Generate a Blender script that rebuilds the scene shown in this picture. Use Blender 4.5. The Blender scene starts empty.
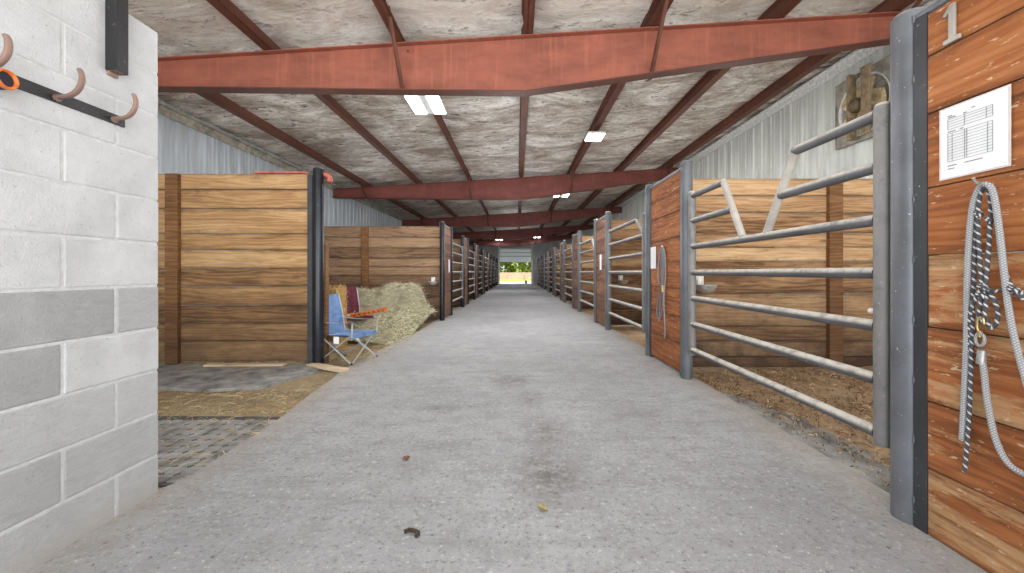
import bpy, bmesh, math, random
from mathutils import Vector, Matrix, noise as mnoise
random.seed(7)
R = random.Random(11)
scene = bpy.context.scene
COL = bpy.data.collections.new('barn'); scene.collection.children.link(COL)
PI = math.pi

# ------------------------------------------------------------------ materials
def s2l(c):
    return tuple(((v/255)/12.92 if v/255 <= .04045 else ((v/255+.055)/1.055)**2.4) for v in c) + (1,)

class NT:
    def __init__(s, name):
        s.m = bpy.data.materials.new(name); s.m.use_nodes = True
        s.t = s.m.node_tree; s.t.nodes.clear()
        s.out = s.t.nodes.new('ShaderNodeOutputMaterial')
        s.b = s.t.nodes.new('ShaderNodeBsdfPrincipled')
        s.t.links.new(s.b.outputs[0], s.out.inputs[0])
        s._obj = None
    def n(s, typ, **kw):
        nd = s.t.nodes.new(typ)
        for k, v in kw.items(): setattr(nd, k, v)
        return nd
    def put(s, sock, v):
        if v is None: return
        if hasattr(v, 'links') and hasattr(v, 'is_output'): s.t.links.new(v, sock)
        else:
            sock.default_value = v
    def obj(s):
        if s._obj is None: s._obj = s.n('ShaderNodeTexCoord').outputs['Object']
        return s._obj
    def rnd(s): return s.n('ShaderNodeObjectInfo').outputs['Random']
    def attr(s, name='Col'):
        a = s.n('ShaderNodeAttribute'); a.attribute_name = name
        sp = s.n('ShaderNodeSeparateColor'); s.put(sp.inputs[0], a.outputs['Color'])
        return sp.outputs
    def color(s, name='Col'):
        a = s.n('ShaderNodeAttribute'); a.attribute_name = name
        return a.outputs['Color']
    def math(s, op, a, b=None, c=None):
        nd = s.n('ShaderNodeMath', operation=op)
        s.put(nd.inputs[0], a); s.put(nd.inputs[1], b); s.put(nd.inputs[2], c)
        return nd.outputs[0]
    def vec(s, op, a, b=None):
        nd = s.n('ShaderNodeVectorMath', operation=op)
        s.put(nd.inputs[0], a); s.put(nd.inputs[1], b)
        return nd.outputs['Value'] if op in ('LENGTH','DISTANCE','DOT_PRODUCT') else nd.outputs[0]
    def comb(s, x=0., y=0., z=0.):
        nd = s.n('ShaderNodeCombineXYZ'); s.put(nd.inputs[0], x); s.put(nd.inputs[1], y); s.put(nd.inputs[2], z)
        return nd.outputs[0]
    def sep(s, v):
        nd = s.n('ShaderNodeSeparateXYZ'); s.put(nd.inputs[0], v); return nd.outputs
    def noise(s, vec, scale=5., detail=4., rough=.55, dist=0.):
        nd = s.n('ShaderNodeTexNoise'); s.put(nd.inputs['Vector'], vec)
        nd.inputs['Scale'].default_value = scale; nd.inputs['Detail'].default_value = detail
        nd.inputs['Roughness'].default_value = rough; nd.inputs['Distortion'].default_value = dist
        return nd.outputs['Fac']
    def voro(s, vec, scale=5., feature='F1'):
        nd = s.n('ShaderNodeTexVoronoi', feature=feature); s.put(nd.inputs['Vector'], vec)
        nd.inputs['Scale'].default_value = scale
        return nd.outputs['Distance']
    def ramp(s, fac, stops):
        nd = s.n('ShaderNodeValToRGB'); s.put(nd.inputs[0], fac)
        e = nd.color_ramp.elements
        while len(e) < len(stops): e.new(.5)
        for i, (p, c) in enumerate(stops):
            e[i].position = p
            e[i].color = c if len(c) == 4 else s2l(c)
        return nd.outputs[0]
    def step(s, fac, a, b, lo=0., hi=1.):
        nd = s.n('ShaderNodeMapRange'); s.put(nd.inputs[0], fac)
        nd.inputs[1].default_value = a; nd.inputs[2].default_value = b
        nd.inputs[3].default_value = lo; nd.inputs[4].default_value = hi
        nd.clamp = True
        return nd.outputs[0]
    def mix(s, fac, a, b, blend='MIX'):
        nd = s.n('ShaderNodeMix', data_type='RGBA', blend_type=blend)
        s.put(nd.inputs[0], fac); s.put(nd.inputs[6], a); s.put(nd.inputs[7], b)
        return nd.outputs[2]
    def bump(s, h, strength=.3, dist=.01):
        nd = s.n('ShaderNodeBump'); s.put(nd.inputs['Height'], h)
        nd.inputs['Strength'].default_value = strength; nd.inputs['Distance'].default_value = dist
        s.t.links.new(nd.outputs[0], s.b.inputs['Normal'])
    def done(s, color, rough=.7, metal=0., spec=None):
        s.put(s.b.inputs['Base Color'], color)
        s.put(s.b.inputs['Roughness'], rough); s.put(s.b.inputs['Metallic'], metal)
        if spec is not None: s.put(s.b.inputs['Specular IOR Level'], spec)
        return s.m

def gray(v): return (v, v, v, 1)

def m_wood(name, dark, mid, light, bottom=.45, worn=0., worn_col=(206,172,128), gx=1.0, rough=.75, per_obj=True):
    t = NT(name); o = t.obj(); A = t.attr()
    off = t.math('MULTIPLY', A[1], 37.)
    if per_obj: off = t.math('ADD', off, t.math('MULTIPLY', t.rnd(), 91.))
    o2 = t.vec('ADD', o, t.comb(off, off, off))
    big = t.noise(t.vec('MULTIPLY', o2, (.9*gx, 5., 4.)), 1.0, 5., .6, .9)
    fine = t.noise(t.vec('MULTIPLY', o2, (1.6*gx, 50., 60.)), 1.0, 6., .7, 1.2)
    wv = t.n('ShaderNodeTexWave', wave_type='BANDS', bands_direction='Z')
    t.put(wv.inputs['Vector'], t.vec('MULTIPLY', o2, (.11*gx, .6, 1.)))
    wv.inputs['Scale'].default_value = 6.; wv.inputs['Distortion'].default_value = 16.; wv.inputs['Detail'].default_value = 3.
    wv.inputs['Detail Scale'].default_value = 1.4; wv.inputs['Detail Roughness'].default_value = .6
    wave = wv.outputs['Fac']
    knot = t.voro(t.vec('MULTIPLY', o2, (1.1*gx, 3., 4.2)), 1.3)
    al = t.n('ShaderNodeAttribute'); al.attribute_name = 'Col'; ed = t.math('ABSOLUTE', t.math('SUBTRACT', al.outputs['Alpha'], .5))
    stn = t.noise(t.vec('MULTIPLY', o2, (1.4, 3., 5.)), 1.3, 7., .75, .8)
    f = t.math('ADD', t.math('MULTIPLY', big, .5), t.math('MULTIPLY', fine, .34))
    f = t.math('ADD', f, t.math('MULTIPLY', wave, .12))
    f = t.math('ADD', f, t.math('MULTIPLY', t.math('SUBTRACT', A[0], .5), .24))
    c = t.ramp(f, [(.28, dark), (.48, mid), (.72, light)])
    c = t.mix(t.step(fine, .56, .68, 0., .45), c, s2l(tuple(v*.55 for v in dark)))
    c = t.mix(t.step(knot, .0, .11, .85, 0.), c, s2l(tuple(v*.45 for v in dark)))
    if worn > 0:
        wn = t.noise(t.vec('MULTIPLY', o2, (.9, 5., 5.)), 1.6, 7., .75, .5)
        th = t.math('ADD', wn, t.math('MULTIPLY', t.step(A[2], .45, .8), .19*worn))
        c = t.mix(t.math('MULTIPLY', t.step(th, .62, .7), .72), c, t.mix(t.step(fine, .42, .62, 0., .55), s2l(worn_col), s2l(mid)))
        ch = t.noise(t.vec('MULTIPLY', o2, (10., 30., 34.)), 1.6, 3., .7)
        c = t.mix(t.step(ch, .63, .68, 0., .8), c, s2l((214,190,156)))
    e2 = t.math('MULTIPLY', t.step(t.math('ADD', ed, t.math('MULTIPLY', t.math('SUBTRACT', stn, .5), .5)), .36, .52), .5)
    c = t.mix(e2, c, s2l(tuple(v*.62 for v in dark)))
    c = t.mix(t.step(stn, .56, .7, 0., .5), c, s2l(tuple(v*.8 for v in dark)))
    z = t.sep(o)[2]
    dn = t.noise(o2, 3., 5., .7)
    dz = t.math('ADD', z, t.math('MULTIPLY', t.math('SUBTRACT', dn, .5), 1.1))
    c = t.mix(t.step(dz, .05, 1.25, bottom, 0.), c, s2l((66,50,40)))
    t.bump(t.math('ADD', fine, t.math('MULTIPLY', wave, .4)), .4, .006)
    return t.done(c, rough, 0., .25)

def m_pipe(name, base, dusty=.6, rust=.5, metal=.35, rough=.45, lo=.2):
    t = NT(name); o = t.obj(); r = t.rnd()
    o2 = t.vec('ADD', o, t.comb(t.math('MULTIPLY', r, 50.), 0., 0.))
    n1 = t.noise(o2, 14., 6., .7); n2 = t.noise(o2, 55., 4., .7); n3 = t.noise(o2, 4., 4., .6)
    c = t.ramp(n3, [(.3, tuple(v*.86 for v in base)), (.7, tuple(min(255, v*1.12) for v in base))])
    c = t.mix(t.step(n1, .60, .68, 0., rust*.7), c, s2l((112,84,66)))
    c = t.mix(t.step(n2, .66, .71, 0., .8), c, s2l((196,196,192)))
    nz = t.sep(t.n('ShaderNodeNewGeometry').outputs['Normal'])[2]
    d = t.math('MULTIPLY', t.step(nz, lo, lo+.65), t.step(n1, .3, .52, .25, 1.))
    c = t.mix(t.math('MULTIPLY', d, dusty), c, s2l((205,200,190)))
    t.bump(n2, .12, .003)
    return t.done(c, t.math('ADD', t.math('MULTIPLY', d, .35), rough), metal, .5)

def m_steel(name, base, rust=(92,48,34), amt=.5, rough=.6):
    t = NT(name); o = t.obj()
    n1 = t.noise(t.vec('MULTIPLY', o, (1., 1., 2.5)), 1.6, 6., .65); n2 = t.noise(o, 22., 5., .7)
    st = t.noise(t.vec('MULTIPLY', o, (9., 9., .6)), 1.5, 4., .6)
    c = t.ramp(n1, [(.3, tuple(v*.82 for v in base)), (.55, base), (.8, tuple(min(255, v*1.13) for v in base))])
    c = t.mix(t.step(st, .55, .75, 0., .3), c, s2l(tuple(min(255, v*1.3+15) for v in base)))
    c = t.mix(t.step(n2, .6, .72, 0., amt), c, s2l(rust))
    t.bump(n2, .1, .003)
    return t.done(c, rough, 0., .35)

def m_plain(name, c, rough=.6, metal=0., var=.12, scale=20., bump=.1):
    t = NT(name); o = t.obj(); n = t.noise(o, scale, 4., .6)
    col = t.ramp(n, [(.3, tuple(v*(1-var) for v in c)), (.7, tuple(min(255, v*(1+var)) for v in c))])
    if bump: t.bump(n, bump, .003)
    return t.done(col, rough, metal)

def m_vcol(name, rough=.8, trans=0.):
    t = NT(name); c = t.color(); return t.done(c, rough, 0., .2)

def m_emit(name, c, strength):
    t = NT(name); t.b.inputs['Emission Color'].default_value = s2l(c); t.b.inputs['Emission Strength'].default_value = strength
    n = t.noise(t.obj(), 5.); 
    return t.done(t.mix(n, s2l(c), gray(.9)), .5)

MAT = {}
# wood
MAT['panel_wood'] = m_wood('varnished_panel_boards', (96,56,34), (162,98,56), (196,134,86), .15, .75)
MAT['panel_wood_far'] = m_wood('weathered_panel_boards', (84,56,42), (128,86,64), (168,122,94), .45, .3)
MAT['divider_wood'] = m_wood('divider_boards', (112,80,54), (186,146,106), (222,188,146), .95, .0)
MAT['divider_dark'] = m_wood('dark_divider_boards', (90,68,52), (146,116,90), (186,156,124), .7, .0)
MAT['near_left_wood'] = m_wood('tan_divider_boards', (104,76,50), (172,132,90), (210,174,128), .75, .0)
MAT['batten'] = m_wood('batten_wood', (78,54,36), (128,90,58), (164,124,84), .6, .0)
MAT['plank'] = m_wood('pale_plank', (150,125,95), (196,172,140), (220,200,170), .0)
MAT['gate'] = m_pipe('dusty_gate_pipe', (92,92,95), 1.0, .45, .15, .5, -.1)
MAT['gate_pale'] = m_pipe('bare_brace_pipe', (176,170,162), .8, .25, .2, .55)
MAT['post'] = m_pipe('painted_post_pipe', (100,103,108), .4, .15, .2, .42)
MAT['post_dark'] = m_pipe('dark_post_pipe', (40,42,48), .4, .35, .4, .26)
MAT['channel'] = m_pipe('dark_channel_steel', (58,60,64), .4, .3, .2, .55)
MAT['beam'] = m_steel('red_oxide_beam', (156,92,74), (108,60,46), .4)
MAT['beam_far'] = m_steel('shaded_oxide_beam', (126,70,62), (84,46,40), .4)  # same red oxide, darkened in colour for the dimmer beams farther back
MAT['purlin'] = m_steel('brown_purlin', (104,64,50), (66,40,32), .5)
MAT['black_steel'] = m_pipe('black_scuffed_steel', (40,40,42), .3, .3, .2, .5)
MAT['horseshoe'] = m_steel('rusty_horseshoe', (140,112,100), (88,60,50), .6, .5)
MAT['galv'] = m_plain('galvanised_metal', (186,188,186), .35, .75, .2, 40.)
MAT['silver_tube'] = m_plain('silver_tube', (190,192,194), .35, .5, .08)
MAT['steel_bowl'] = m_plain('stainless_bowl', (214,214,214), .25, .6, .08)
MAT['white_trim'] = m_plain('white_painted_trim', (214,216,214), .5)
MAT['white_plastic'] = m_plain('white_plastic', (225,222,214), .4)
MAT['white_door'] = m_plain('white_door_panel', (206,210,212), .5)
def m_trans(name, c):
    t = NT(name); tr = t.n('ShaderNodeBsdfTranslucent'); tr.inputs[0].default_value = s2l(c)
    mx = t.n('ShaderNodeMixShader'); mx.inputs[0].default_value = .5
    t.t.links.new(t.b.outputs[0], mx.inputs[1]); t.t.links.new(tr.outputs[0], mx.inputs[2]); t.t.links.new(mx.outputs[0], t.out.inputs[0])
    return t.done(t.ramp(t.noise(t.obj(), 3.), [(.3, tuple(v*.95 for v in c)), (.7, c)]), .5)
MAT['door_translucent'] = m_trans('translucent_door_panel', (226,230,232))
MAT['black_plastic'] = m_plain('black_plastic', (30,30,32), .5)
MAT['paper'] = m_plain('white_paper', (240,241,242), .6, 0., .02, 3., 0)
MAT['ink'] = m_plain('grey_ink', (120,122,126), .8, 0., .05, 5., 0)
MAT['sleeve'] = m_plain('plastic_sleeve', (216,206,200), .25, 0., .06, 8., 0)
MAT['orange'] = m_plain('orange_plastic', (222,112,42), .45, 0., .2, 25.)
MAT['red_paint'] = m_plain('red_paint', (186,98,84), .5, 0., .15)
MAT['navy'] = m_plain('navy_fabric', (34,34,52), .8)
MAT['blue_fabric'] = m_plain('blue_camp_fabric', (112,142,186), .85, 0., .14, 14.)
MAT['maroon_fabric'] = m_plain('maroon_camp_fabric', (92,34,52), .85, 0., .25, 12.)
MAT['pink_fabric'] = m_plain('faded_maroon_fabric', (142,92,96), .85, 0., .15, 12.)
MAT['rubber'] = m_plain('grey_rubber_mat', (128,128,126), .85, 0., .3, 6., .3)
MAT['dark_rubber'] = m_plain('dark_rubber', (70,68,64), .9, 0., .3, 9., .3)
MAT['twine'] = m_plain('orange_twine', (206,140,70), .8)
MAT['dung'] = m_plain('dark_dirt_clump', (58,48,38), .95, 0., .3, 40., .5)
MAT['leaf_yellow'] = m_plain('dry_leaf', (138,128,78), .8, 0., .25, 60.)
MAT['leaf_brown'] = m_plain('brown_leaf', (112,78,48), .8, 0., .25, 60.)
MAT['fan_dirty'] = m_plain('dusty_fan_metal', (184,166,128), .75, 0., .3, 10., .2)
MAT['fan_grey'] = m_plain('dull_fan_housing', (146,142,130), .7, 0., .25, 6., .1)
MAT['fan_bar'] = m_plain('dusty_fan_bracket', (126,110,84), .75, 0., .25, 12., .2)
MAT['fan_dark'] = m_plain('grimy_motor', (92,76,54), .8, 0., .3, 16., .2)
MAT['fence_wood'] = m_plain('grey_fence_boards', (196,170,154), .8, 0., .15, 5.)
MAT['bark'] = m_plain('tree_bark', (92,78,62), .9, 0., .3, 8.)
MAT['strand'] = m_vcol('hay_strands', .85)
MAT['leaves'] = m_vcol('tree_leaves', .6)
MAT['bucket'] = m_plain('grey_bucket', (110,108,110), .6)
MAT['led'] = m_emit('led_diffuser', (250,252,255), 9.)
MAT['mortar'] = m_plain('mortar', (196,197,197), .9, 0., .06, 30., .4)

def m_block():
    t = NT('painted_concrete_block'); o = t.obj(); A = t.attr()
    n1 = t.noise(o, 4., 6., .65); n2 = t.noise(o, 60., 4., .7); n3 = t.noise(o, 140., 3., .7); sc = t.noise(t.vec('MULTIPLY', o, (3., 3., 9.)), 3., 6., .75, 2.)
    white = t.ramp(n1, [(.3, (184,185,186)), (.7, (208,209,210))])
    grey = t.ramp(n1, [(.3, (142,142,142)), (.7, (170,170,170))])
    f = t.math('ADD', A[0], t.math('MULTIPLY', t.math('SUBTRACT', n1, .5), t.step(A[0], .05, .3, 0., 1.1)))
    f = t.math('ADD', f, t.math('MULTIPLY', t.math('SUBTRACT', sc, .5), t.step(A[0], .05, .3, 0., .5)))
    c = t.mix(t.step(f, .1, .6), white, grey)
    c = t.mix(t.step(n2, .62, .68, 0., .45), c, s2l((120,116,110)))
    c = t.mix(t.step(n3, .25, .31, .3, 0.), c, s2l((150,148,144)))
    z = t.sep(o)[2]
    low = t.math('MULTIPLY', t.step(t.math('ADD', z, t.math('MULTIPLY', n1, .12)), .04, .16, 1., 0.), .6)
    c = t.mix(low, c, s2l((168,160,148)))
    t.bump(t.math('ADD', t.math('MULTIPLY', n2, .6), t.math('MULTIPLY', n3, .6)), .7, .008)
    return t.done(c, .75, 0., .3)
MAT['block'] = m_block()

def m_floor():
    t = NT('worn_concrete'); o = t.obj()
    n1 = t.noise(o, .9, 6., .6); n2 = t.noise(o, 38., 5., .8); n3 = t.noise(o, 6., 7., .75)
    v = t.voro(o, 46.); str_ = t.noise(t.vec('MULTIPLY', o, (.7, 6., 1.)), 1.6, 6., .65, .5)
    c = t.ramp(n1, [(.28, (146,147,149)), (.72, (172,173,175))])
    c = t.mix(t.step(n3, .45, .65, 0., .6), c, s2l((134,133,133)))
    c = t.mix(t.step(str_, .5, .68, 0., .35), c, s2l((128,127,127)))
    c = t.mix(t.step(n2, .56, .64, 0., .75), c, s2l((84,82,80)))
    c = t.mix(t.step(n2, .42, .33, 0., .8), c, s2l((214,214,212)))
    c = t.mix(t.step(v, .05, .2, .55, 0.), c, s2l((92,90,88)))
    for (x, y, rx, ry, k) in ((.17, 2.15, .2, .3, .8), (.2, 2.75, .17, .3, .6), (-.08, 4.05, .24, .3, .65), (.12, 3.45, .14, .25, .5), (-.62, 3.2, .2, .1, .55), (-.45, 2.5, .25, .08, .3), (.9, 3.1, .3, .2, .25)):
        d = t.vec('LENGTH', t.vec('MULTIPLY', t.vec('SUBTRACT', o, (x, y, 0.)), (1/rx, 1/ry, 0.)))
        f = t.math('MULTIPLY', t.step(d, 0., 1.3, 1., 0.), t.step(t.noise(o, 11., 6., .75), .38, .52))
        c = t.mix(t.math('MULTIPLY', f, k), c, s2l((94,90,86)))
    X = t.sep(o)[0]
    e = t.math('ADD', t.math('ABSOLUTE', X), t.math('MULTIPLY', t.math('SUBTRACT', n3, .5), .5))
    c = t.mix(t.step(e, 1.5, 1.95, 0., .5), c, s2l((158,146,126)))
    t.bump(t.math('ADD', n2, t.math('MULTIPLY', n3, .5)), .6, .01)
    return t.done(c, .82, 0., .3)
MAT['floor'] = m_floor()

def m_dirt(name, a, b, c3, straw=.5, d=(84,64,44)):
    t = NT(name); o = t.obj()
    n1 = t.noise(o, 1.6, 7., .65); n2 = t.noise(o, 22., 6., .75); n3 = t.noise(t.vec('MULTIPLY', o, (9., 22., 9.)), 3.2, 5., .7, 2.)
    c = t.ramp(n1, [(.3, a), (.55, b), (.75, c3)])
    c = t.mix(t.step(n2, .52, .66, 0., .75), c, s2l(d))
    c = t.mix(t.step(n3, .52, .62, 0., straw), c, s2l((196,168,118)))
    t.bump(t.math('ADD', n2, n3), .7, .02)
    return t.done(c, .95, 0., .1)
MAT['dirt_right'] = m_dirt('stall_bedding_dirt', (134,110,88), (180,154,126), (206,184,156), .45, (104,82,64))
MAT['dirt_left'] = m_dirt('straw_strewn_dirt', (122,110,92), (158,142,116), (184,168,140), .55, (112,92,66))

def m_metal_wall(name, base):
    t = NT(name); o = t.obj()
    n1 = t.noise(t.vec('MULTIPLY', o, (1., 3., .4)), 2., 5., .6); n2 = t.noise(o, 8., 5., .7)
    c = t.ramp(n1, [(.3, tuple(v*.9 for v in base)), (.7, tuple(min(255, v*1.07) for v in base))])
    c = t.mix(t.step(n2, .58, .75, 0., .35), c, s2l((150,140,122)))
    return t.done(c, .45, .1, .4)
MAT['wall_right'] = m_metal_wall('ribbed_metal_siding_right', (208,212,206))
MAT['wall_left'] = m_metal_wall('ribbed_metal_siding_left', (188,194,200))
MAT['wall_back'] = m_metal_wall('ribbed_metal_siding_end', (176,178,176))

def m_ceiling():
    t = NT('stained_vinyl_insulation'); o = t.obj()
    s1 = t.noise(t.vec('MULTIPLY', o, (.8, 1.7, .2)), 1.0, 8., .72, .9)
    s2 = t.noise(t.vec('MULTIPLY', o, (1.3, 6., .2)), 1.1, 7., .72, 1.4)
    s3 = t.noise(t.vec('MULTIPLY', o, (1., 1.6, .2)), 3.4, 7., .78, .6); bl = t.noise(o, .8, 4., .6)
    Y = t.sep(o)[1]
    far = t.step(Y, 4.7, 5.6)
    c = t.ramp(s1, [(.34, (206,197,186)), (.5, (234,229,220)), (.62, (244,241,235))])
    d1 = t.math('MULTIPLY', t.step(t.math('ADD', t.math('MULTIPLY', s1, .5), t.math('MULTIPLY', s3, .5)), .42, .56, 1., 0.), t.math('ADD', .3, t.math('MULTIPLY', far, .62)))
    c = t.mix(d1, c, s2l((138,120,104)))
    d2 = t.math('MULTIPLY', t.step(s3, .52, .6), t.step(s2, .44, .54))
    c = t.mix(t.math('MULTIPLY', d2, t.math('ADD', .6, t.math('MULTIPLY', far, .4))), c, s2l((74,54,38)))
    d3 = t.math('MULTIPLY', t.step(s2, .62, .67), t.step(s1, .44, .56))
    c = t.mix(t.math('MULTIPLY', d3, .85), c, s2l((84,62,42)))
    d4 = t.math('MULTIPLY', t.step(s2, .40, .36), t.step(bl, .48, .6))
    c = t.mix(t.math('MULTIPLY', d4, .6), c, s2l((190,160,110)))
    t.bump(t.math('ADD', t.math('MULTIPLY', s2, .7), s1), .55, .06)
    return t.done(c, .5, 0., .4)
MAT['ceiling'] = m_ceiling()

def m_hay(name, a, b, c3):
    t = NT(name); o = t.obj()
    n3 = t.noise(t.vec('MULTIPLY', o, (10., 10., 26.)), 3., 6., .75, 2.5); n1 = t.noise(o, 3., 4., .6)
    c = t.ramp(t.math('ADD', t.math('MULTIPLY', n3, .7), t.math('MULTIPLY', n1, .3)), [(.35, a), (.5, b), (.65, c3)])
    t.bump(n3, 1., .03)
    return t.done(c, .95, 0., .1)
MAT['hay'] = m_hay('grey_green_hay', (124,120,98), (184,178,150), (220,214,190))
MAT['straw'] = m_hay('golden_straw', (146,112,64), (202,168,108), (232,206,152))

def m_grass():
    t = NT('sunlit_field'); o = t.obj(); n = t.noise(o, .7, 6., .7); n2 = t.noise(o, 9., 5., .7)
    c = t.ramp(n, [(.3, (150,150,60)), (.55, (196,186,86)), (.8, (214,204,120))])
    c = t.mix(t.step(n2, .5, .7, 0., .4), c, s2l((120,132,52)))
    t.bump(n2, .5, .05)
    return t.done(c, .95)
MAT['grass'] = m_grass()
MAT['apron'] = m_plain('pale_gravel_apron', (214,210,202), .9, 0., .08, 4.)

def m_rope(name, base, stripe, duty, k, soft=.04, dia=False):
    t = NT(name); uv = t.n('ShaderNodeTexCoord').outputs['UV']; u = t.sep(uv)
    a = t.math('FRACT', t.math('ADD', t.math('MULTIPLY', u[1], k), u[0]))
    f = t.step(a, duty, duty+soft)
    if dia:
        a2 = t.math('FRACT', t.math('SUBTRACT', t.math('MULTIPLY', u[1], k), t.math('MULTIPLY', u[0], 4.)))
        a1 = t.math('FRACT', t.math('ADD', t.math('MULTIPLY', u[1], k), t.math('MULTIPLY', u[0], 4.)))
        f = t.math('MULTIPLY', t.step(a1, .3, .45), t.step(a2, .3, .45))
    c = t.mix(f, s2l(stripe), s2l(base))
    t.bump(f, .4, .002)
    return t.done(c, .85)
MAT['rope_black'] = m_rope('black_white_rope', (72,74,80), (206,206,206), .22, 34.)
MAT['rope_grey'] = m_rope('grey_braided_rope', (188,188,188), (132,134,138), .5, 110., .1, True)
MAT['rope_blue'] = m_rope('grey_blue_rope', (150,156,164), (70,74,84), .35, 40.)
MAT['brass'] = m_plain('brass_snap', (198,176,120), .3, .8, .1)

# ------------------------------------------------------------------ mesh builder
class MB:
    def __init__(s): s.v = []; s.f = []; s.sm = []; s.c = []; s.uv = {}; s.cc = (.5,.5,.5,1)
    def col(s, r, g=.5, b=.5): s.cc = (r, g, b, 1); return s
    def rcol(s): s.cc = (R.random(), R.random(), R.random(), .5); return s
    def add(s, vs, fs, smooth=False, uvs=None):
        n = len(s.v); s.v += [tuple(v) for v in vs]; s.c += [s.cc]*len(vs)
        for i, f in enumerate(fs):
            if uvs: s.uv[len(s.f)] = uvs[i]
            s.f.append(tuple(n+k for k in f)); s.sm.append(smooth)
        return s
    def box(s, a, b, M=None):
        x0,y0,z0 = a; x1,y1,z1 = b
        vs = [Vector(p) for p in ((x0,y0,z0),(x1,y0,z0),(x1,y1,z0),(x0,y1,z0),(x0,y0,z1),(x1,y0,z1),(x1,y1,z1),(x0,y1,z1))]
        if M: vs = [M @ p for p in vs]
        return s.add(vs, [(0,3,2,1),(4,5,6,7),(0,1,5,4),(1,2,6,5),(2,3,7,6),(3,0,4,7)])
    def bar(s, p, q, w, h, up=(0,0,1)):
        p, q = Vector(p), Vector(q); d = (q-p).normalized(); up = Vector(up)
        x = d.cross(up)
        if x.length < 1e-4: x = d.cross(Vector((1,0,0)))
        x.normalize(); y = x.cross(d)
        vs = []
        for e in (p, q):
            for (i, j) in ((-1,-1),(1,-1),(1,1),(-1,1)): vs.append(e + x*i*w/2 + y*j*h/2)
        return s.add(vs, [(0,1,2,3),(7,6,5,4),(0,4,5,1),(1,5,6,2),(2,6,7,3),(3,7,4,0)])
    def tube(s, path, r, seg=14, caps=True, closed=False, flat=1.0):
        P = [Vector(p) for p in path]; n = len(P)
        rr = r if isinstance(r, (list, tuple)) else [r]*n
        T = []
        for i in range(n):
            if closed: d = P[(i+1) % n]-P[i-1]
            else: d = P[min(i+1, n-1)]-P[max(i-1, 0)]
            T.append(d.normalized())
        ref = Vector((0,0,1)) if abs(T[0].z) < .9 else Vector((1,0,0))
        x = T[0].cross(ref).normalized()
        rings = []; L = 0; Ls = []
        for i in range(n):
            if i: 
                x = (x - T[i]*x.dot(T[i])).normalized(); L += (P[i]-P[i-1]).length
            y = T[i].cross(x); Ls.append(L)
            rings.append([P[i] + (x*math.cos(2*PI*k/seg) + y*math.sin(2*PI*k/seg)*flat)*rr[i] for k in range(seg)])
        vs = [p for q in rings for p in q]; fs = []; us = []
        m = n if closed else n-1
        for i in range(m):
            j = (i+1) % n
            la = Ls[i]; lb = Ls[j] if j > i else Ls[i]+.01
            for k in range(seg):
                k2 = (k+1) % seg
                fs.append((i*seg+k, i*seg+k2, j*seg+k2, j*seg+k))
                us.append(((k/seg, la), ((k+1)/seg, la), ((k+1)/seg, lb), (k/seg, lb)))
        s.add(vs, fs, True, us)
        if caps and not closed:
            s.add(rings[0], [tuple(range(seg))[::-1]]); s.add(rings[-1], [tuple(range(seg))])
        return s
    def lathe(s, prof, seg=20, M=None, smooth=True, cap=False):
        vs = []; fs = []
        for (r, z) in prof:
            for k in range(seg):
                p = Vector((r*math.cos(2*PI*k/seg), r*math.sin(2*PI*k/seg), z)); vs.append(M @ p if M else p)
        for i in range(len(prof)-1):
            for k in range(seg):
                k2 = (k+1) % seg; fs.append((i*seg+k, i*seg+k2, (i+1)*seg+k2, (i+1)*seg+k))
        s.add(vs, fs, smooth)
        if cap:
            n = len(prof)
            s.add(vs[:seg], [tuple(range(seg))[::-1]]); s.add(vs[(n-1)*seg:], [tuple(range(seg))])
        return s
    def prism(s, poly, z0, z1, M=None):
        n = len(poly); vs = [Vector((x, y, z0)) for x, y in poly]+[Vector((x, y, z1)) for x, y in poly]
        if M: vs = [M @ p for p in vs]
        return s.add(vs, [tuple(range(n))[::-1], tuple(range(n, 2*n))]+[(i, (i+1) % n, n+(i+1) % n, n+i) for i in range(n)])
    def grid(s, nx, ny, fn, smooth=True):
        vs = [fn(i/nx, j/ny) for j in range(ny+1) for i in range(nx+1)]
        fs = [(j*(nx+1)+i, j*(nx+1)+i+1, (j+1)*(nx+1)+i+1, (j+1)*(nx+1)+i) for j in range(ny) for i in range(nx)]
        return s.add(vs, fs, smooth)
    def build(s, name, mat, parent=None, bevel=0., loc=None, wn=True):
        me = bpy.data.meshes.new(name); me.from_pydata(s.v, [], s.f)
        a = me.color_attributes.new('Col', 'FLOAT_COLOR', 'POINT')
        a.data.foreach_set('color', [x for c in s.c for x in c])
        if s.uv:
            u = me.uv_layers.new(name='UVMap')
            for fi, uvs in s.uv.items():
                st = me.polygons[fi].loop_start
                for k, q in enumerate(uvs): u.data[st+k].uv = q
        me.polygons.foreach_set('use_smooth', s.sm)
        if bevel > 0:
            bm = bmesh.new(); bm.from_mesh(me)
            es = [e for e in bm.edges if len(e.link_faces) == 2 and e.calc_face_angle(0) > .6]
            bmesh.ops.bevel(bm, geom=es, offset=bevel, segments=2, affect='EDGES', profile=.5)
            bm.to_mesh(me); bm.free()
        bm = bmesh.new(); bm.from_mesh(me)
        if len(bm.faces) < 30000: bmesh.ops.recalc_face_normals(bm, faces=[f for f in bm.faces])
        bm.to_mesh(me); bm.free()
        o = bpy.data.objects.new(name, me); COL.objects.link(o)
        me.materials.append(MAT[mat] if isinstance(mat, str) else mat)
        if parent: o.parent = parent
        if loc: o.location = loc
        return o

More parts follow.
